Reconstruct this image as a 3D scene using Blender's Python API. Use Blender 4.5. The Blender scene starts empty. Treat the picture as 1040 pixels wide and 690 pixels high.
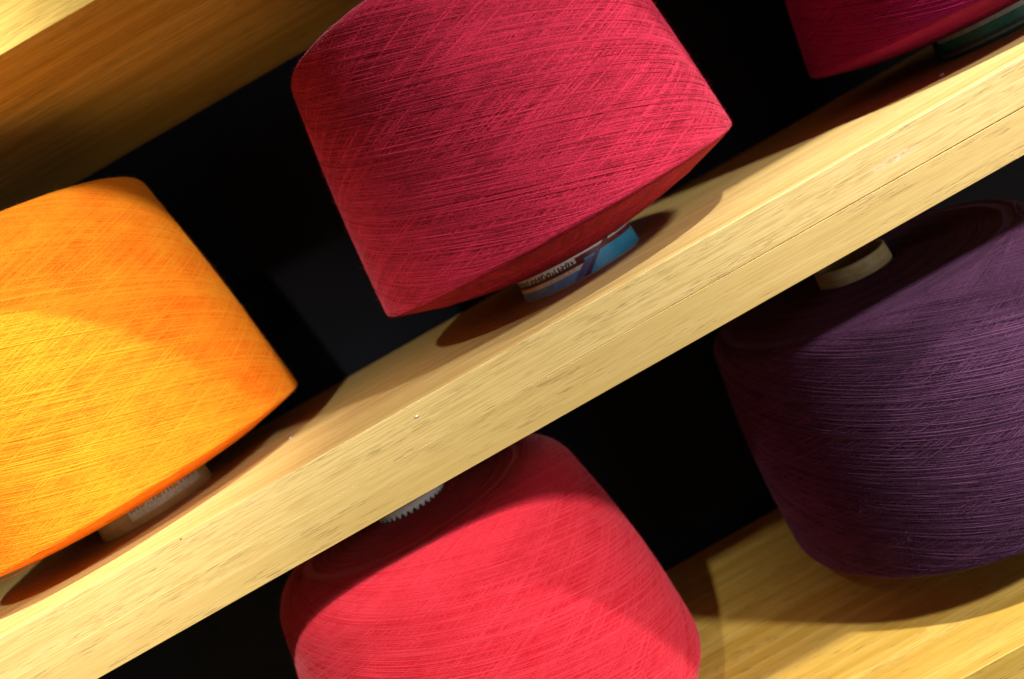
import bpy, math
import numpy as np

# ------------------------------------------------------------------ scene, view, world
S = bpy.context.scene
COL = S.collection
S.view_settings.view_transform = 'Standard'
S.view_settings.look = 'None'
S.view_settings.exposure = 0
S.view_settings.gamma = 1
W = bpy.data.worlds.new("World")
S.world = W
W.use_nodes = True
W.node_tree.nodes['Background'].inputs[0].default_value = (1.0, 0.86, 0.68, 1)
W.node_tree.nodes['Background'].inputs[1].default_value = 0.025

# ------------------------------------------------------------------ measures (metres)
Z_UP_BOT = 0.1519        # underside of the upper shelf
Z_MID_TOP = -0.0637
Z_MID_BOT = -0.1032
Z_LOW_TOP = -0.3189
TH = 0.0395
DEPTH = 0.258
X0, X1 = -0.95, 1.0

# ------------------------------------------------------------------ helpers
def link(o, parent=None):
    COL.objects.link(o)
    if parent is not None:
        o.parent = parent
    return o

def tag(o, label=None, cat=None, group=None, kind=None):
    if label: o['label'] = label
    if cat: o['category'] = cat
    if group: o['group'] = group
    if kind: o['kind'] = kind
    return o

def empty(name, loc, label, cat, group=None):
    o = bpy.data.objects.new(name, None)
    o.empty_display_size = 0.02
    o.location = loc
    COL.objects.link(o)
    return tag(o, label, cat, group)

def np_mesh(name, verts, quads, smooth=True, mats=(), tris=None):
    """fast mesh from numpy arrays"""
    me = bpy.data.meshes.new(name)
    verts = np.asarray(verts, np.float32).reshape(-1, 3)
    quads = np.asarray(quads, np.int32).reshape(-1, 4)
    nt = 0 if tris is None else len(tris)
    me.vertices.add(len(verts))
    me.vertices.foreach_set('co', verts.ravel())
    loops = quads.ravel()
    starts = np.arange(len(quads), dtype=np.int32) * 4
    if nt:
        tris = np.asarray(tris, np.int32).reshape(-1, 3)
        starts = np.concatenate([starts, len(loops) + np.arange(nt, dtype=np.int32) * 3])
        loops = np.concatenate([loops, tris.ravel()])
    me.loops.add(len(loops))
    me.loops.foreach_set('vertex_index', loops.astype(np.int32))
    me.polygons.add(len(starts))
    me.polygons.foreach_set('loop_start', starts.astype(np.int32))
    me.polygons.foreach_set('use_smooth', np.full(len(starts), smooth, dtype=bool))
    for m in mats:
        me.materials.append(m)
    me.update(calc_edges=True)
    me.validate()
    return me

def node(nt, typ, loc=(0, 0), **kw):
    n = nt.nodes.new(typ)
    for k, v in kw.items():
        setattr(n, k, v)
    return n

def new_mat(name):
    m = bpy.data.materials.new(name)
    m.use_nodes = True
    nt = m.node_tree
    return m, nt, nt.nodes['Principled BSDF']

def mapping(nt, scale, loc=(0, 0, 0), coord='Object'):
    tc = node(nt, 'ShaderNodeTexCoord')
    mp = node(nt, 'ShaderNodeMapping')
    mp.inputs['Scale'].default_value = scale
    mp.inputs['Location'].default_value = loc
    nt.links.new(tc.outputs[coord], mp.inputs[0])
    return mp.outputs[0]

def noise(nt, vec, scale=1, detail=3, rough=0.55, dist=0.0):
    n = node(nt, 'ShaderNodeTexNoise')
    n.inputs['Scale'].default_value = scale
    n.inputs['Detail'].default_value = detail
    n.inputs['Roughness'].default_value = rough
    n.inputs['Distortion'].default_value = dist
    nt.links.new(vec, n.inputs['Vector'])
    return n.outputs['Fac']

def ramp(nt, fac, stops):
    r = node(nt, 'ShaderNodeValToRGB')
    els = r.color_ramp.elements
    while len(els) < len(stops):
        els.new(0.5)
    for e, (p, c) in zip(els, stops):
        e.position = p
        e.color = (c, c, c, 1) if not hasattr(c, '__len__') else (*c, 1)
    nt.links.new(fac, r.inputs[0])
    return r.outputs[0]

def mix(nt, a, b, fac, mode='MIX'):
    m = node(nt, 'ShaderNodeMix', data_type='RGBA', blend_type=mode)
    for sock, v in ((m.inputs['Factor'], fac), (m.inputs['A'], a), (m.inputs['B'], b)):
        if hasattr(v, 'links'):
            nt.links.new(v, sock)
        elif hasattr(v, '__len__'):
            sock.default_value = (*v, 1)
        else:
            sock.default_value = v
    return m.outputs['Result']

def math_node(nt, op, a, b=0.0):
    m = node(nt, 'ShaderNodeMath', operation=op)
    for s, v in zip(m.inputs, (a, b)):
        if hasattr(v, 'links'):
            nt.links.new(v, s)
        else:
            s.default_value = v
    return m.outputs[0]

# ------------------------------------------------------------------ wood
def wood_material(name, seed, light, dark, fleck):
    m, nt, b = new_mat(name)
    L = nt.links
    # wide boards strips glued side by side, each with its own tone (bands in y and z, long in x)
    v_strip = mapping(nt, (0.9, 95, 60), (seed, seed * 3.1, seed))
    strips = noise(nt, v_strip, 1.0, 1.5, 0.5)
    v_grain = mapping(nt, (7, 900, 900), (seed * 2, 0, seed))
    grain = noise(nt, v_grain, 1.0, 4, 0.62, 0.15)
    v_wave = mapping(nt, (3.2, 150, 150), (seed * 5, 1, 2))
    waves = noise(nt, v_wave, 1.0, 3, 0.6, 0.6)
    # glued lamellas, each a slightly different cut of the culm
    sep = node(nt, 'ShaderNodeSeparateXYZ'); tc0 = node(nt, 'ShaderNodeTexCoord'); L.new(tc0.outputs['Object'], sep.inputs[0])
    lam = math_node(nt, 'FLOOR', math_node(nt, 'MULTIPLY', sep.outputs['Y'], 118.0))
    seg = math_node(nt, 'FLOOR', math_node(nt, 'ADD', math_node(nt, 'MULTIPLY', sep.outputs['X'], 1.4), math_node(nt, 'MULTIPLY', lam, 0.37)))
    cmb = node(nt, 'ShaderNodeCombineXYZ'); L.new(lam, cmb.inputs[0]); L.new(seg, cmb.inputs[1]); cmb.inputs[2].default_value = seed
    wn = node(nt, 'ShaderNodeTexWhiteNoise'); L.new(cmb.outputs[0], wn.inputs['Vector'])
    strips = math_node(nt, 'ADD', math_node(nt, 'MULTIPLY', strips, 0.72), math_node(nt, 'MULTIPLY', wn.outputs['Value'], 0.28))
    base = mix(nt, dark, light, ramp(nt, strips, [(0.32, 0.0), (0.66, 1.0)]))
    base = mix(nt, base, mix(nt, base, dark, 0.75), ramp(nt, grain, [(0.36, 1.0), (0.52, 0.0)]))
    base = mix(nt, base, light, math_node(nt, 'MULTIPLY', ramp(nt, waves, [(0.45, 0.0), (0.7, 1.0)]), 0.55))
    # short brown pore dashes in clusters
    v_fl = mapping(nt, (85, 1900, 1900), (seed * 7, 3, 5))
    fl = noise(nt, v_fl, 1.0, 2, 0.5)
    v_cl = mapping(nt, (16, 150, 150), (seed * 11, 5, 9))
    cl = noise(nt, v_cl, 1.0, 3, 0.6)
    dash = math_node(nt, 'MULTIPLY', ramp(nt, fl, [(0.535, 0.0), (0.575, 1.0)]), ramp(nt, cl, [(0.48, 0.0), (0.60, 1.0)]))
    base = mix(nt, base, fleck, math_node(nt, 'MULTIPLY', dash, 0.55))
    fine = noise(nt, mapping(nt, (45, 1700, 1700), (seed, 1, 4)), 1.0, 1, 0.5)
    base = mix(nt, base, mix(nt, base, dark, 0.8), ramp(nt, fine, [(0.52, 0.0), (0.60, 0.9)]))
    # a pale scuff on the front edge
    scd = node(nt, 'ShaderNodeVectorMath', operation='LENGTH')
    L.new(mapping(nt, (70, 1, 480), (-0.181 * 70, 0, 0.0118 * 480)), scd.inputs[0])
    scn = noise(nt, mapping(nt, (260, 260, 1100)), 1.0, 3, 0.7)
    base = mix(nt, base, (0.80, 0.70, 0.52), math_node(nt, 'MULTIPLY', ramp(nt, scd.outputs['Value'], [(0.5, 1.0), (1.0, 0.0)]), ramp(nt, scn, [(0.45, 0.0), (0.6, 0.8)])))
    # rare dark pin knots
    v_k = mapping(nt, (60, 130, 130), (seed, 7, 1))
    vor = node(nt, 'ShaderNodeTexVoronoi')
    vor.inputs['Scale'].default_value = 0.32
    L.new(v_k, vor.inputs['Vector'])
    base = mix(nt, base, (0.10, 0.055, 0.02), ramp(nt, vor.outputs['Distance'], [(0.010, 0.85), (0.020, 0.0)]))
    L.new(base, b.inputs['Base Color'])
    L.new(ramp(nt, grain, [(0.3, 0.56), (0.7, 0.40)]), b.inputs['Roughness'])
    b.inputs['Specular IOR Level'].default_value = 0.42
    h = math_node(nt, 'SUBTRACT', math_node(nt, 'MULTIPLY', grain, 0.5), dash)
    bp = node(nt, 'ShaderNodeBump')
    bp.inputs['Strength'].default_value = 0.22
    bp.inputs['Distance'].default_value = 0.0004
    L.new(h, bp.inputs['Height'])
    L.new(bp.outputs[0], b.inputs['Normal'])
    return m

WOODS = [wood_material('bamboo_wood_a', 1.3, (0.77, 0.58, 0.235), (0.58, 0.395, 0.12), (0.27, 0.155, 0.055)),
         wood_material('bamboo_wood_b', 4.7, (0.77, 0.58, 0.235), (0.58, 0.40, 0.125), (0.27, 0.155, 0.055))]
WOOD_STRIPS = wood_material('bamboo_wood_strips', 8.2, (0.88, 0.62, 0.16), (0.62, 0.38, 0.055), (0.16, 0.08, 0.03))  # more golden copy: warm bounced light on upper underside put into the colour

import bmesh
def board(name, parent, x0, x1, y0, y1, z0, z1, mat, bev=0.0007, taper=0.0):
    bm = bmesh.new()
    bmesh.ops.create_cube(bm, size=1)
    for v in bm.verts:
        v.co.x = x0 if v.co.x < 0 else x1
        v.co.y = y0 if v.co.y < 0 else y1
        v.co.z = z0 if v.co.z < 0 else z1 - taper * (v.co.x - 0.07)
    bmesh.ops.bevel(bm, geom=list(bm.edges), offset=bev, segments=3, profile=0.5, affect='EDGES', clamp_overlap=True)
    me = bpy.data.meshes.new(name)
    bm.to_mesh(me); bm.free()
    me.materials.append(mat)
    for p in me.polygons: p.use_smooth = len(p.vertices) == 4 and p.area < 2e-3
    return link(bpy.data.objects.new(name, me), parent)

def shelf(ztop, label, mats):
    root = empty('wooden_shelf', (0, 0, ztop), label, 'shelf', 'pale wooden shelves of the rack')
    # the board: two glued layers with a fine seam showing on the front edge
    board('plank', root, X0, X1, 0.0, DEPTH, -0.0200, 0.0, mats[0], 0.0005)
    board('plank', root, X0, X1, -0.00010, DEPTH, -TH, -0.0200, mats[1], 0.00025, 0.0016)
    return root

sh_up = shelf(Z_UP_BOT + TH, 'topmost pale wooden shelf, its glowing underside seen above the orange yarn cone', (WOODS[1], WOOD_STRIPS))
sh_mid = shelf(Z_MID_TOP, 'middle pale wooden shelf crossing the whole picture, carrying the orange and crimson cones', (WOODS[0], WOODS[1]))
sh_low = shelf(Z_LOW_TOP, 'lowest wooden shelf with striped top under the scarlet and purple yarn cones', (WOOD_STRIPS, WOODS[0]))

# ------------------------------------------------------------------ back wall
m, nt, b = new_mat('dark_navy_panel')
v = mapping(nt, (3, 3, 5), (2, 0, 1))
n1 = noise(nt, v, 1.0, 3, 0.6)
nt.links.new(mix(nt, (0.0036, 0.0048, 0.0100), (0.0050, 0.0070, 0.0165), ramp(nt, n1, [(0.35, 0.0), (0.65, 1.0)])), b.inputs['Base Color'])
b.inputs['Roughness'].default_value = 0.6
b.inputs['Specular IOR Level'].default_value = 0.12
bw = board('back_wall', None, X0, X1, DEPTH + 0.001, DEPTH + 0.019, -0.62, 0.52, m, 0.001)
tag(bw, 'dark navy panel closing the shelves at the back', 'panel', kind='structure')

# ------------------------------------------------------------------ yarn
def yarn_material(name, deep, bright, sheen, sheen_w=0.5, fz=0.95):
    m, nt, b = new_mat(name)
    L = nt.links
    at = node(nt, 'ShaderNodeAttribute', attribute_name='tint')
    v = mapping(nt, (1, 1, 1))
    fuzz = noise(nt, v, 1500, 3, 0.75)
    cloud = noise(nt, v, 55, 3, 0.6)
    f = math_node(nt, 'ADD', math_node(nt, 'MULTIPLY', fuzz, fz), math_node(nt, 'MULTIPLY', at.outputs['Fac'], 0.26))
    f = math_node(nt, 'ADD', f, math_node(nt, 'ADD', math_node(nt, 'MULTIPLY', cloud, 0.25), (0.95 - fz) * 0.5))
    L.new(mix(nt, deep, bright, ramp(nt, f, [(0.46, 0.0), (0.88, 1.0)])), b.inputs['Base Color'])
    b.inputs['Roughness'].default_value = 0.78
    b.inputs['Specular IOR Level'].default_value = 0.12
    L.new(ramp(nt, at.outputs['Fac'], [(0.0, 0.0), (0.25, sheen_w)]), b.inputs['Sheen Weight'])
    b.inputs['Sheen Roughness'].default_value = 0.35
    b.inputs['Sheen Tint'].default_value = (*sheen, 1)
    bp = node(nt, 'ShaderNodeBump')
    bp.inputs['Strength'].default_value = 0.9
    bp.inputs['Distance'].default_value = 0.00028
    L.new(fuzz, bp.inputs['Height'])
    L.new(bp.outputs[0], b.inputs['Normal'])
    return m

def profile_points(tube_r, Rr, zr, Rt, zt, rb, rt_, top_r, bulge, under_z, rim_t=0.0):
    """closed outline of the wound package from the tube at the bottom to the tube at the top"""
    def arc(p0, p1, p2, r, n=7):
        p0, p1, p2 = map(np.array, (p0, p1, p2))
        a = (p0 - p1) / np.linalg.norm(p0 - p1); c = (p2 - p1) / np.linalg.norm(p2 - p1)
        A = p1 + a * r; C = p1 + c * r
        t = np.linspace(0, 1, n)[:, None]
        return (1 - t) ** 2 * A + 2 * (1 - t) * t * p1 + t ** 2 * C
    P0 = (tube_r - 0.001, under_z); P1 = (Rr, zr); P2 = (Rt, zt); P3 = (top_r, zt + 0.003)
    under = np.linspace(0, 1, 14)[:, None] * (np.array(P1) - np.array(P0)) + np.array(P0)
    # underside sags slightly
    tt = np.linspace(0, 1, 14)
    under[:, 1] -= 0.0022 * np.sin(tt * math.pi)
    under = under[:-1]
    a1 = arc(P0, P1, P2, rb)
    a2 = arc(P1, P2, P3, rt_, 14)
    keep = under[np.linalg.norm(under - np.array(P1), axis=1) > rb]
    side = a1[-1] + np.linspace(0, 1, 42)[1:-1, None] * (a2[0] - a1[-1])
    s = np.linspace(0, 1, 42)[1:-1]
    side[:, 0] += bulge * np.sin(s * math.pi)
    top = a2[-1] + np.linspace(0, 1, 12)[1:, None] * (np.array(P3) - a2[-1])
    return np.vstack([keep, a1, side, a2, top]), len(keep) + 3, len(keep) + len(a1) + len(side) + len(a2)

def add_tint(me, vals):
    a = me.attributes.new('tint', 'FLOAT', 'POINT')
    a.data.foreach_set('value', np.asarray(vals, np.float32))

def revolve(prof, n=256, jitter=None):
    th = np.linspace(0, 2 * math.pi, n, endpoint=False)
    V = np.stack([prof[:, None, 0] * np.cos(th), prof[:, None, 0] * np.sin(th), np.repeat(prof[:, 1:2], n, 1)], -1)
    k = len(prof)
    i, j = np.meshgrid(np.arange(k - 1), np.arange(n), indexing='ij')
    j2 = (j + 1) % n
    Q = np.stack([i * n + j, i * n + j2, (i + 1) * n + j2, (i + 1) * n + j], -1)
    return V.reshape(-1, 3), Q.reshape(-1, 4)

def threads(prof, i0, i1, rng, count, alpha, w, h_var, top_rings, under_rings, fuzz_n):
    """every yarn turn of the outer layers as a fine ridged ribbon lying on the package"""
    seg = prof[i0:i1]
    d = np.linalg.norm(np.diff(seg, axis=0), axis=1)
    s_all = np.concatenate([[0], np.cumsum(d)])
    Ltot = s_all[-1]
    tan = np.gradient(seg, axis=0); tan /= np.linalg.norm(tan, axis=1)[:, None]
    nor = np.stack([tan[:, 1], -tan[:, 0]], 1)             # outward
    Rm = seg[:, 0].mean()
    NP = 104
    tau = np.linspace(-1, 1, NP)
    Vs, Qs, Ts = [], [], []
    off = 0
    def ribbon(s, th, h, ww, tint):
        nonlocal off
        r = np.interp(s, s_all, seg[:, 0]); z = np.interp(s, s_all, seg[:, 1])
        nr = np.interp(s, s_all, nor[:, 0]); nz = np.interp(s, s_all, nor[:, 1])
        c, q = np.cos(th), np.sin(th)
        N = np.stack([nr * c, nr * q, nz], 1)
        N /= np.linalg.norm(N, axis=1)[:, None]
        P = np.stack([r * c, r * q, z], 1) + N * h[:, None]
        T = np.gradient(P, axis=0); T /= np.linalg.norm(T, axis=1)[:, None] + 1e-12
        B = np.cross(N, T)
        V = np.stack([P - B * ww - N * ww * 0.9, P + N * ww * 0.55, P + B * ww - N * ww * 0.9], 1).reshape(-1, 3)
        n = len(s)
        k = np.arange(n - 1)[:, None] * 3 + off
        Q = np.concatenate([k + np.array([[0, 3, 4, 1]]), k + np.array([[1, 4, 5, 2]])])
        Vs.append(V); Qs.append(Q); Ts.append(np.full(len(V), tint))
        off += len(V)
    for fam in (1, -1):
        centers = rng.uniform(0, 2 * math.pi, count // 7)
        for k in range(count):
            if k % 2:
                ph = (k + rng.uniform(-.4, .4)) / count * 2 * math.pi
            else:
                ph = centers[rng.integers(len(centers))] + rng.normal(0, 0.035)
            al = alpha * rng.uniform(0.90, 1.10)
            e = 0.86
            g = np.where(np.abs(tau) < e, tau, np.sign(tau) * (e + (1 - e) * 0.55 * np.sin(np.clip((np.abs(tau) - e) / (1 - e), 0, 1) * math.pi / 2)))
            g /= g[-1]
            lo = abs(rng.normal(0, 0.0016)); hi = Ltot - abs(rng.normal(0, 0.0022))
            s = lo + (g + 1) / 2 * (hi - lo)
            dth = (hi - lo) / math.tan(al) / Rm
            wob = 0.012 * np.sin(tau * rng.uniform(2, 6) + rng.uniform(0, 6))
            th = ph + fam * (tau * dth / 2) + wob
            hh = rng.uniform(0, h_var) + h_var * 0.35 * np.sin(tau * rng.uniform(8, 45) + rng.uniform(0, 6))
            if fam == 1: hh = hh - h_var * 0.3
            if rng.random() < 0.04: hh = hh + h_var * 0.5
            ribbon(s, th, np.maximum(hh, 0) - 0.00005, w * rng.uniform(0.75, 1.2), rng.uniform(0, 1))
    V = np.concatenate(Vs); Q = np.concatenate(Qs); T = np.concatenate(Ts)
    # loose fibre ends standing off the surface
    tris = None
    if fuzz_n:
        s = rng.uniform(0, Ltot, fuzz_n); th = rng.uniform(0, 2 * math.pi, fuzz_n)
        r = np.interp(s, s_all, seg[:, 0]); z = np.interp(s, s_all, seg[:, 1])
        nr = np.interp(s, s_all, nor[:, 0]); nz = np.interp(s, s_all, nor[:, 1])
        c, q = np.cos(th), np.sin(th)
        N = np.stack([nr * c, nr * q, nz], 1)
        P = np.stack([r * c, r * q, z], 1) + N * h_var
        rd = rng.normal(0, 1, (fuzz_n, 3)); D = rd + N * 0.5
        D -= N * np.minimum((D * N).sum(1), 0)[:, None]
        D /= np.linalg.norm(D, axis=1)[:, None]
        ln = (0.0006 + rng.exponential(0.0007, fuzz_n).clip(0, 0.0035))[:, None]
        B = np.cross(D, rng.normal(0, 1, (fuzz_n, 3))); B /= np.linalg.norm(B, axis=1)[:, None]
        F = np.stack([P - B * 4.5e-5, P + B * 4.5e-5, P + D * ln + N * ln * 0.15], 1).reshape(-1, 3)
        tris = np.arange(fuzz_n * 3).reshape(-1, 3) + len(V)
        V = np.concatenate([V, F]); T = np.concatenate([T, np.full(len(F), 0.8)])
    return V, Q, T, tris

def tube_mesh(name, r0, r1, h, wall, mat, n=96, teeth=False):
    pr = np.array([[r0 - wall, 0.0006], [r0 - 0.0005, 0.0], [r0, 0.0006], [r1, h - 0.0008], [r1 - 0.0006, h], [r1 - wall + .0005, h], [r1 - wall, h - 0.0006], [r0 - wall, 0.0006]])
    dense = [pr[0]]
    for a, b_ in zip(pr[:-1], pr[1:]):
        k = 12 if np.linalg.norm(a - b_) > 0.05 else 1
        for t in np.linspace(0, 1, k + 1)[1:]:
            dense.append(a + (b_ - a) * t)
    V, Q = revolve(np.array(dense), n)
    return np_mesh(name, V, Q, True, (mat,))

def cardboard(name, c1, c2):
    m, nt, b = new_mat(name)
    v = mapping(nt, (1, 1, 1))
    f = noise(nt, v, 160, 4, 0.65)
    f2 = noise(nt, mapping(nt, (40, 40, 900)), 1, 2, 0.5)
    nt.links.new(mix(nt, c1, c2, ramp(nt, math_node(nt, 'MULTIPLY', math_node(nt, 'ADD', f, f2), 0.5), [(0.38, 0.0), (0.6, 1.0)])), b.inputs['Base Color'])
    b.inputs['Roughness'].default_value = 0.75
    b.inputs['Specular IOR Level'].default_value = 0.2
    bp = node(nt, 'ShaderNodeBump')
    bp.inputs['Strength'].default_value = 0.3
    bp.inputs['Distance'].default_value = 0.0004
    nt.links.new(f, bp.inputs['Height'])
    nt.links.new(bp.outputs[0], b.inputs['Normal'])
    return m

CARD = cardboard('brown_cardboard', (0.66, 0.33, 0.10), (0.80, 0.46, 0.18))
CARD_PALE = cardboard('pale_cardboard', (0.36, 0.27, 0.12), (0.50, 0.42, 0.25))
CARD_GREEN = cardboard('dark_green_card', (0.012, 0.075, 0.055), (0.02, 0.12, 0.09))
CARD_WHITE = cardboard('white_plastic', (0.78, 0.76, 0.76), (0.88, 0.86, 0.86))
CARD_DARK = cardboard('dark_grey_card', (0.05, 0.04, 0.045), (0.10, 0.085, 0.09))

m_print, nt, b = new_mat('printed_paper')
at = node(nt, 'ShaderNodeAttribute', attribute_name='ink')
nt.links.new(at.outputs['Color'], b.inputs['Base Color'])
b.inputs['Roughness'].default_value = 0.42
b.inputs['Specular IOR Level'].default_value = 0.4

def printed_band(name, parent, r0, r1, H, z0, z1, a0, a1, fn, nu=420, nv=70, lift=0.00025, cut=None):
    """paper label glued round the tube; fn(u, v) gives the printed ink (u left to right, v bottom to top)"""
    u = np.linspace(0, 1, nu); v = np.linspace(0, 1, nv)
    U, Vv = np.meshgrid(u, v, indexing='ij')
    A = np.radians(a0 + (a1 - a0) * U)
    Z = z0 + (z1 - z0) * Vv
    R = r0 + (r1 - r0) * Z / H + lift
    V = np.stack([R * np.cos(A), R * np.sin(A), Z], -1).reshape(-1, 3)
    i, j = np.meshgrid(np.arange(nu - 1), np.arange(nv - 1), indexing='ij')
    Q = np.stack([i * nv + j, (i + 1) * nv + j, (i + 1) * nv + j + 1, i * nv + j + 1], -1).reshape(-1, 4)
    if cut is not None:
        keep = cut(U[:-1, :-1], Vv[:-1, :-1]).reshape(-1)
        Q = Q[keep]
    me = np_mesh(name, V, Q, True, (m_print,))
    col = np.ones((nu, nv, 4), np.float32)
    col[..., :3] = fn(U, Vv)
    ca = me.attributes.new('ink', 'FLOAT_COLOR', 'POINT')
    ca.data.foreach_set('color', col.reshape(-1))
    o = link(bpy.data.objects.new(name, me), parent)
    md = o.modifiers.new('paper', 'SOLIDIFY'); md.thickness = 0.0002; md.offset = -1
    return o

def yarn_cone(loc, label, mat, Rr, Rt, zr, zt, lean=0.0, seed=0, count=500, w=0.00030, h_var=0.00042, alpha=16.5,
              rb=0.004, rt_=0.008, bulge=0.0015, tube_r=0.0365, ring_r=0.0215, ring_up=0.013, tube_mat=None, under_z=0.0135, rot=0.0):
    root = empty('yarn_cone', loc, label, 'yarn cone', 'cones of knitting yarn on the shelves')
    rng = np.random.default_rng(seed)
    H = zt + ring_up
    prof, i0, i1 = profile_points(tube_r, Rr, zr, Rt, zt, rb, rt_, ring_r + 0.003, bulge, under_z)
    V, Q = revolve(prof)
    TV = np.where(V[:, 2] > zt - 0.02, rng.uniform(0.2, 0.6, len(V)), rng.uniform(-0.35, 0.05, len(V)))  # underside and thread gaps: bounce and shade painted in as deeper tint
    V2, Q2, T2, tris = threads(prof, i0, i1, rng, count, math.radians(alpha), w, h_var, 0, 0, 30000)
    # concentric turns on the end faces
    def rings(pa, pb, nrm, n):
        Vs, Qs, Ts = [], [], []
        off = 0
        K = 200
        th = np.linspace(0, 2 * math.pi, K, endpoint=False)
        for k in range(n):
            t = (k + rng.uniform(-.3, .3)) / n
            base = pa + (pb - pa) * t
            rr = base[0] + 0.0008 * np.sin(th + rng.uniform(0, 6)); zz = base[1] + rng.uniform(0, 0.0002) + 0 * th
            tg = (pb - pa) / np.linalg.norm(pb - pa)
            ww = 0.00034
            pts = []
            for du, dn in ((-ww, -0.0003), (0, ww * 0.6), (ww, -0.0003)):
                r = rr + tg[0] * du + nrm[0] * dn; z = zz + tg[1] * du + nrm[1] * dn
                pts.append(np.stack([r * np.cos(th), r * np.sin(th), z], 1))
            Vr = np.stack(pts, 1).reshape(-1, 3)
            k0 = np.arange(K)[:, None] * 3; k1 = ((np.arange(K) + 1) % K)[:, None] * 3
            z1_ = np.concatenate([k0 + 0, k1 + 0, k1 + 1, k0 + 1], 1); z2_ = np.concatenate([k0 + 1, k1 + 1, k1 + 2, k0 + 2], 1)
            Qs.append(np.concatenate([z1_, z2_]) + off); Vs.append(Vr); Ts.append(np.full(len(Vr), rng.uniform(0, 1))); off += len(Vr)
        return np.concatenate(Vs), np.concatenate(Qs), np.concatenate(Ts)
    a = prof[i1]; c = prof[-1]
    V3, Q3, T3 = rings(np.array(c), np.array(a), (0, 1), 150)
    und = prof[:i0]
    for p_, q_, k_ in ((und[0], und[len(und) // 2], 45), (und[len(und) // 2], und[-1], 50)):
        t_ = (q_ - p_) / np.linalg.norm(q_ - p_)
        V4, Q4, T4 = rings(p_, q_, (t_[1], -t_[0]), k_)
        Q3 = np.concatenate([Q3, Q4 + len(V3)]); V3 = np.concatenate([V3, V4]); T3 = np.concatenate([T3, T4 * 0.4 - 0.3])  # underside turns get the same painted-in deep tint
    allV = np.concatenate([V, V2, V3]); allQ = np.concatenate([Q, Q2 + len(V), Q3 + len(V) + len(V2)])
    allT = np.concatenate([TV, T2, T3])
    if tris is not None: tris = tris + len(V)
    # the package sits a touch crooked on its tube
    ca, sa = math.cos(rot), math.sin(rot)
    x, y = allV[:, 0].copy(), allV[:, 1].copy()
    allV[:, 0] = x * ca - y * sa; allV[:, 1] = x * sa + y * ca
    x = allV[:, 0].copy(); z = allV[:, 2].copy()
    allV[:, 0] = x + lean * z; allV[:, 2] = z - lean * x
    me = np_mesh('wound_yarn', allV, allQ, True, (mat,), tris)
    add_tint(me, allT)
    link(bpy.data.objects.new('wound_yarn', me), root)
    tb = link(bpy.data.objects.new('tube', tube_mesh('tube', tube_r, ring_r, H, 0.0028, tube_mat or CARD)), root)
    return root, tb, H

Y_ORANGE = yarn_material('orange_yarn', (0.90, 0.125, 0.002), (1.0, 0.385, 0.020), (1.0, 0.75, 0.15), 0.3, 0.5)
Y_CRIMSON = yarn_material('crimson_yarn', (0.17, 0.0015, 0.008), (0.74, 0.036, 0.098), (1.0, 0.50, 0.70), 0.45)
Y_SCARLET = yarn_material('scarlet_yarn', (0.56, 0.006, 0.018), (0.84, 0.050, 0.085), (1.0, 0.65, 0.75), 0.6, 0.6)
Y_BURG = yarn_material('magenta_yarn', (0.13, 0.002, 0.026), (0.32, 0.006, 0.088), (0.9, 0.15, 0.5), 0.35)
Y_PURPLE = yarn_material('purple_yarn', (0.022, 0.006, 0.018), (0.150, 0.055, 0.135), (0.75, 0.45, 0.9), 0.25)

# crimson cone
crim, tube_c, Hc = yarn_cone((0.044, 0.1176, Z_MID_TOP), 'crimson yarn cone standing on a blue and white printed tube, upper centre',
    Y_CRIMSON, 0.1105, 0.0925, 0.0325, 0.1703, 0.0038, seed=3, count=500, h_var=0.00040, w=0.00028, rb=0.003, tube_r=0.0372)
# orange cone
oran, tube_o, Ho = yarn_cone((-0.2492, 0.1357, Z_MID_TOP), 'bright orange yarn cone on a brown cardboard tube at the left of the middle shelf',
    Y_ORANGE, 0.1083, 0.0924, 0.0215, 0.1765, 0.0044, seed=5, h_var=0.00025, w=0.00029, rb=0.0025, rt_=0.005, tube_r=0.0355, under_z=0.0115)
# dark magenta cone, top right
burg, tube_b, Hb = yarn_cone((0.3255, 0.1229, Z_MID_TOP), 'dark magenta yarn cone with a green banded tube, cut off at the top right corner',
    Y_BURG, 0.1035, 0.081, 0.0275, 0.1703, 0.0, seed=7, h_var=0.0004, rb=0.004, tube_r=0.0365, tube_mat=CARD_GREEN)
# scarlet cone, lower shelf
scar, tube_s, Hs = yarn_cone((-0.1162, 0.1151, Z_LOW_TOP), 'scarlet red yarn cone half hidden under the middle shelf, at the bottom centre',
    Y_SCARLET, 0.1165, 0.0955, 0.0295, 0.1822, 0.0249, seed=11, h_var=0.00027, w=0.00030, rb=0.012, rt_=0.024, bulge=0.003, tube_mat=CARD_DARK, ring_r=0.0195, ring_up=0.0085)
# purple cone, lower shelf
purp, tube_p, Hp = yarn_cone((0.1863, 0.1212, Z_LOW_TOP), 'deep purple yarn cone with a pale tube end, at the right of the lowest shelf',
    Y_PURPLE, 0.1055, 0.096, 0.0296, 0.1704, 0.0043, seed=13, count=460, h_var=0.00042, w=0.00030, rb=0.004, rt_=0.009, bulge=0.003, tube_mat=CARD_PALE)

# ------------------------------------------------------------------ prints on the tubes
rs = np.random.default_rng(42)
def grain2(U, V, fu, fv, amp):
    g = rs.normal(0, 1, (int(fu) + 2, int(fv) + 2))
    x = U * fu; y = V * fv
    i = x.astype(int); j = y.astype(int); fx = x - i; fy = y - j
    return amp * ((g[i, j] * (1 - fx) + g[i + 1, j] * fx) * (1 - fy) + (g[i, j + 1] * (1 - fx) + g[i + 1, j + 1] * fx) * fy)

def lay(C, mask, col):
    C[mask] = col

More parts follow.
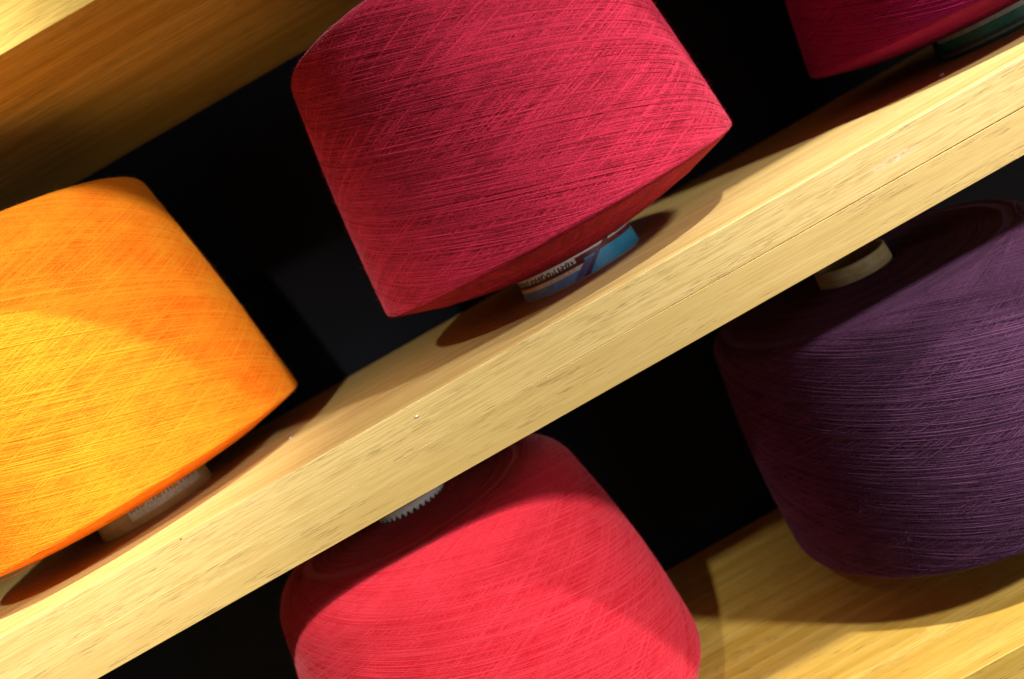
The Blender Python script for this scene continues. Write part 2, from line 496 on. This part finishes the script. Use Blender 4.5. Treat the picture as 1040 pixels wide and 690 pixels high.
def crimson_label(U, V):
    # u 0..1 spans the front, left to right as seen; v 0 at the shelf
    C = np.zeros(U.shape + (3,))
    C[:] = (0.82, 0.78, 0.80)
    lay(C, (V < 0.33) & (U < 0.50), (0.16, 0.32, 0.74))                 # dull blue foot band
    lay(C, (V < 0.60) & (U >= 0.50) & (U < 0.985), (0.03, 0.42, 0.95))   # bright blue field
    lay(C, (V > 0.33) & (V < 0.47) & (U < 0.44), (0.78, 0.62, 0.54))      # pale line
    # maroon stripe, a long diagonal band climbing to the right
    lay(C, (V > 0.47) & (V < 0.60) & (U < 0.50), (0.08, 0.004, 0.012))
    lay(C, (V > 0.60) & (V < 0.78) & (U >= 0.46), (0.15, 0.005, 0.03))
    d = (U - 0.50) - (V - 0.15) * 0.16
    lay(C, (np.abs(d) < 0.016) & (V < 0.66), (0.06, 0.02, 0.16))
    lay(C, (d < -0.016) & (d > -0.065) & (V < 0.55), (0.13, 0.12, 0.34))
    lay(C, (np.abs((U - 0.62) - (V - 0.75) * 0.22) < 0.02) & (V > 0.74), (0.10, 0.01, 0.03))
    lay(C, (V > 0.80) & (U > 0.70) & (U < 0.95), (0.14, 0.19, 0.55))
    lay(C, (V > 0.86) & (V < 0.90) & (U > 0.68), (0.6, 0.58, 0.66))
    lay(C, (V < 0.62) & (V > 0.3) & (U > 0.95), (0.66, 0.70, 0.66))
    # small dark lettering on the pale strip, left half
    x = 0.03
    while x < 0.45:
        wd = rs.uniform(0.010, 0.022)
        hgt = rs.uniform(0.10, 0.19)
        sl = rs.uniform(-0.03, 0.05)
        m = (np.abs((U - x) - (V - 0.7) * sl) < 0.0042) & (V > 0.60) & (V < 0.60 + hgt)
        lay(C, m, (0.025, 0.012, 0.015))
        if rs.random() < 0.6:
            vv = rs.uniform(0.62, 0.76)
            lay(C, (U > x) & (U < x + wd) & (np.abs(V - vv) < 0.022), (0.03, 0.015, 0.02))
        x += wd
    C *= 1 + grain2(U, V, 110, 22, 0.10)[..., None]
    C += grain2(U, V, 40, 8, 0.012)[..., None]
    return np.clip(C, 0.002, 0.9)

o = printed_band('label', crim, 0.0372, 0.0215, Hc, 0.0008, 0.0158, 178, 365, crimson_label)
tag(o, 'blue, white and maroon printed paper band with small dark lettering')

def grey_label(U, V):
    C = np.zeros(U.shape + (3,)); C[:] = (0.82, 0.66, 0.52)
    C *= 1 + grain2(U, V, 60, 14, 0.14)[..., None]
    x = 0.05
    while x < 0.95:
        lay(C, (np.abs(U - x) < 0.008) & (V > 0.52) & (V < rs.uniform(0.6, 0.9)), (0.18, 0.11, 0.09))
        x += rs.uniform(0.03, 0.06)
    return np.clip(C, 0.01, 0.9)
o = printed_band('label', oran, 0.0355, 0.0215, Ho, 0.0045, 0.0125, 268, 348, grey_label, 200, 40,
                 cut=lambda U, V: V < 0.72 + 0.28 * np.sin(U * 43) * np.sin(U * 17 + 1))
tag(o, 'worn greyish paper label with faint printed marks')

def green_label(U, V):
    C = np.zeros(U.shape + (3,)); C[:] = (0.008, 0.05, 0.04)
    lay(C, (V > 0.74), (0.26, 0.27, 0.27))
    lay(C, (V > 0.35) & (V < 0.68), (0.006, 0.12, 0.10))
    lay(C, (V > 0.08) & (V < 0.2), (0.16, 0.18, 0.18))
    return np.clip(C * (1 + grain2(U, V, 60, 10, 0.15)[..., None]), 0.004, 0.9)
o = printed_band('label', burg, 0.0365, 0.0215, Hb, 0.001, 0.0145, 175, 365, green_label, 240, 40)
tag(o, 'dark green and grey banded paper label')

# toothed plastic collar round the upper tube end of the scarlet cone
def toothed_collar(parent, r, z_top, h, teeth, mat):
    n = teeth * 8
    th = np.linspace(0, 2 * math.pi, n, endpoint=False)
    saw = np.array([0, 0.1, 0.55, 1, 1, 0.9, 0.35, 0.0])[np.arange(n) % 8] * 0.0022
    rings = [(r - 0.0050, np.full(n, z_top - 0.0010)), (r - 0.0035, np.full(n, z_top)), (r, np.full(n, z_top - 0.0006)),
             (r + 0.0012, np.full(n, z_top - h * 0.45)), (r + 0.0016, z_top - h + saw), (r + 0.0002, z_top - h + saw)]
    V = np.concatenate([np.stack([rr * np.cos(th), rr * np.sin(th), zz], 1) for rr, zz in rings])
    i, j = np.meshgrid(np.arange(len(rings) - 1), np.arange(n), indexing='ij')
    Q = np.stack([i * n + j, (i + 1) * n + j, (i + 1) * n + (j + 1) % n, i * n + (j + 1) % n], -1).reshape(-1, 4)
    me = np_mesh('toothed_collar', V, Q, True, (mat,))
    return link(bpy.data.objects.new('toothed_collar', me), parent)
col_ = toothed_collar(scar, 0.0202, Hs + 0.0005, 0.0056, 34, CARD_WHITE)
col_.rotation_euler.y = 0.025; tube_s.rotation_euler.y = 0.025

# stray yarn end hanging at the rim of the orange cone
def yarn_end(parent, pts, r, mat):
    cu = bpy.data.curves.new('loose_thread', 'CURVE'); cu.dimensions = '3D'
    sp = cu.splines.new('NURBS'); sp.points.add(len(pts) - 1)
    for p, q in zip(sp.points, pts): p.co = (*q, 1)
    sp.use_endpoint_u = True; sp.order_u = 4
    cu.bevel_depth = r; cu.bevel_resolution = 2; cu.resolution_u = 16
    tmp = bpy.data.objects.new('tmp', cu)
    COL.objects.link(tmp)
    dg = bpy.context.evaluated_depsgraph_get()
    me = bpy.data.meshes.new_from_object(tmp.evaluated_get(dg))
    bpy.data.objects.remove(tmp)
    me.name = 'loose_thread'
    me.materials.clear(); me.materials.append(mat)
    return link(bpy.data.objects.new('loose_thread', me), parent)
yarn_end(oran, [(-0.10, -0.030, 0.021), (-0.082, -0.052, 0.0165), (-0.062, -0.062, 0.0135), (-0.045, -0.060, 0.0135), (-0.028, -0.045, 0.0150)], 0.00025, Y_ORANGE)

# ------------------------------------------------------------------ lint specks
def lint(loc, size, seed, label):
    r = np.random.default_rng(seed)
    bm = bmesh.new()
    bmesh.ops.create_icosphere(bm, subdivisions=2, radius=size)
    for v in bm.verts:
        v.co *= r.uniform(0.55, 1.2); v.co.z *= 0.6; v.co.x *= 1.5
    me = bpy.data.meshes.new('lint_speck'); bm.to_mesh(me); bm.free()
    me.materials.append(CARD_WHITE)
    for p in me.polygons: p.use_smooth = True
    o = link(bpy.data.objects.new('lint_speck', me))
    o.location = loc
    return tag(o, label, 'lint', 'specks of lint on the shelves')
lint((0.2595, 0.080, Z_MID_TOP + 0.0006), 0.0010, 1, 'pale lint crumb on the shelf beside the green banded tube')
lint((-0.0641, -0.0003, -0.0697), 0.0007, 2, 'tiny white speck on the front edge of the middle shelf')
lint((-0.151, 0.110, Z_MID_TOP + 0.0004), 0.0006, 3, 'tiny pale speck on the middle shelf right of the orange cone')

# ------------------------------------------------------------------ lamps
def spot(name, loc, target, power, radius, angle=100, blend=0.6, color=(1.0, 0.92, 0.79)):
    ld = bpy.data.lights.new(name, 'SPOT')
    ld.energy = power; ld.shadow_soft_size = radius
    ld.spot_size = math.radians(angle); ld.spot_blend = blend
    ld.color = color; ld.use_shadow = True
    o = bpy.data.objects.new(name, ld)
    COL.objects.link(o)
    from mathutils import Vector
    o.location = loc
    d = Vector(target) - Vector(loc)
    o.rotation_euler = d.to_track_quat('-Z', 'Y').to_euler()
    return o
COOL = (1.0, 0.94, 0.88)
spot('ceiling_spot', (0.74, -0.64, 0.46), (0.05, 0.1, -0.12), 42.0, 0.045, color=COOL)
spot('ceiling_spot', (-0.20, -0.57, 0.42), (-0.25, 0.06, -0.15), 21.0, 0.014, 45, 1.0)
spot('ceiling_spot', (-0.06, -0.255, 0.66), (-0.29, 0.04, 0.015), 54.0, 0.010, 31, 1.0)
spot('ceiling_spot', (0.50, -0.255, 0.64), (0.16, 0.02, -0.38), 52.0, 0.018, 40, 1.0, COOL)
spot('ceiling_spot', (0.05, -0.10, 0.61), (0.0, 0.0, -0.12), 2.0, 0.010)
# soft fill lamps added out of view, in front of the shelves
def fill_light(loc, yaw, energy, color):
    ad = bpy.data.lights.new('fill_light', 'AREA'); ad.shape = 'RECTANGLE'; ad.size = 0.9; ad.size_y = 0.6
    ad.energy = energy; ad.color = color
    ao = bpy.data.objects.new('fill_light', ad); COL.objects.link(ao)
    ao.location = loc; ao.rotation_euler = (math.radians(90), 0, math.radians(yaw))
fill_light((1.25, -1.5, -0.12), 38, 7.5, (1.0, 0.94, 0.88))
fill_light((-1.0, -1.5, -0.20), -30, 1.0, (1.0, 0.86, 0.68))

# ------------------------------------------------------------------ camera
from mathutils import Matrix
cam = bpy.data.cameras.new('camera')
cam.sensor_width = 36.0
cam.lens = 907.24 / 1040 * 36.0
cam.clip_start = 0.01; cam.clip_end = 20
cam.dof.use_dof = True
cam.dof.focus_distance = 0.425
cam.dof.aperture_fstop = 6.0
co = bpy.data.objects.new('camera', cam)
COL.objects.link(co)
r = (0.86914793, -0.0552177, -0.49145996); u = (0.49406427, 0.14107903, 0.8579028); f = (-0.02196327, 0.98845724, -0.14989964)
M = Matrix(((r[0], u[0], -f[0], 0.0), (r[1], u[1], -f[1], -0.4), (r[2], u[2], -f[2], 0.0), (0, 0, 0, 1)))
co.matrix_world = M
S.camera = co
S.cycles.max_bounces = 8
S.cycles.diffuse_bounces = 2
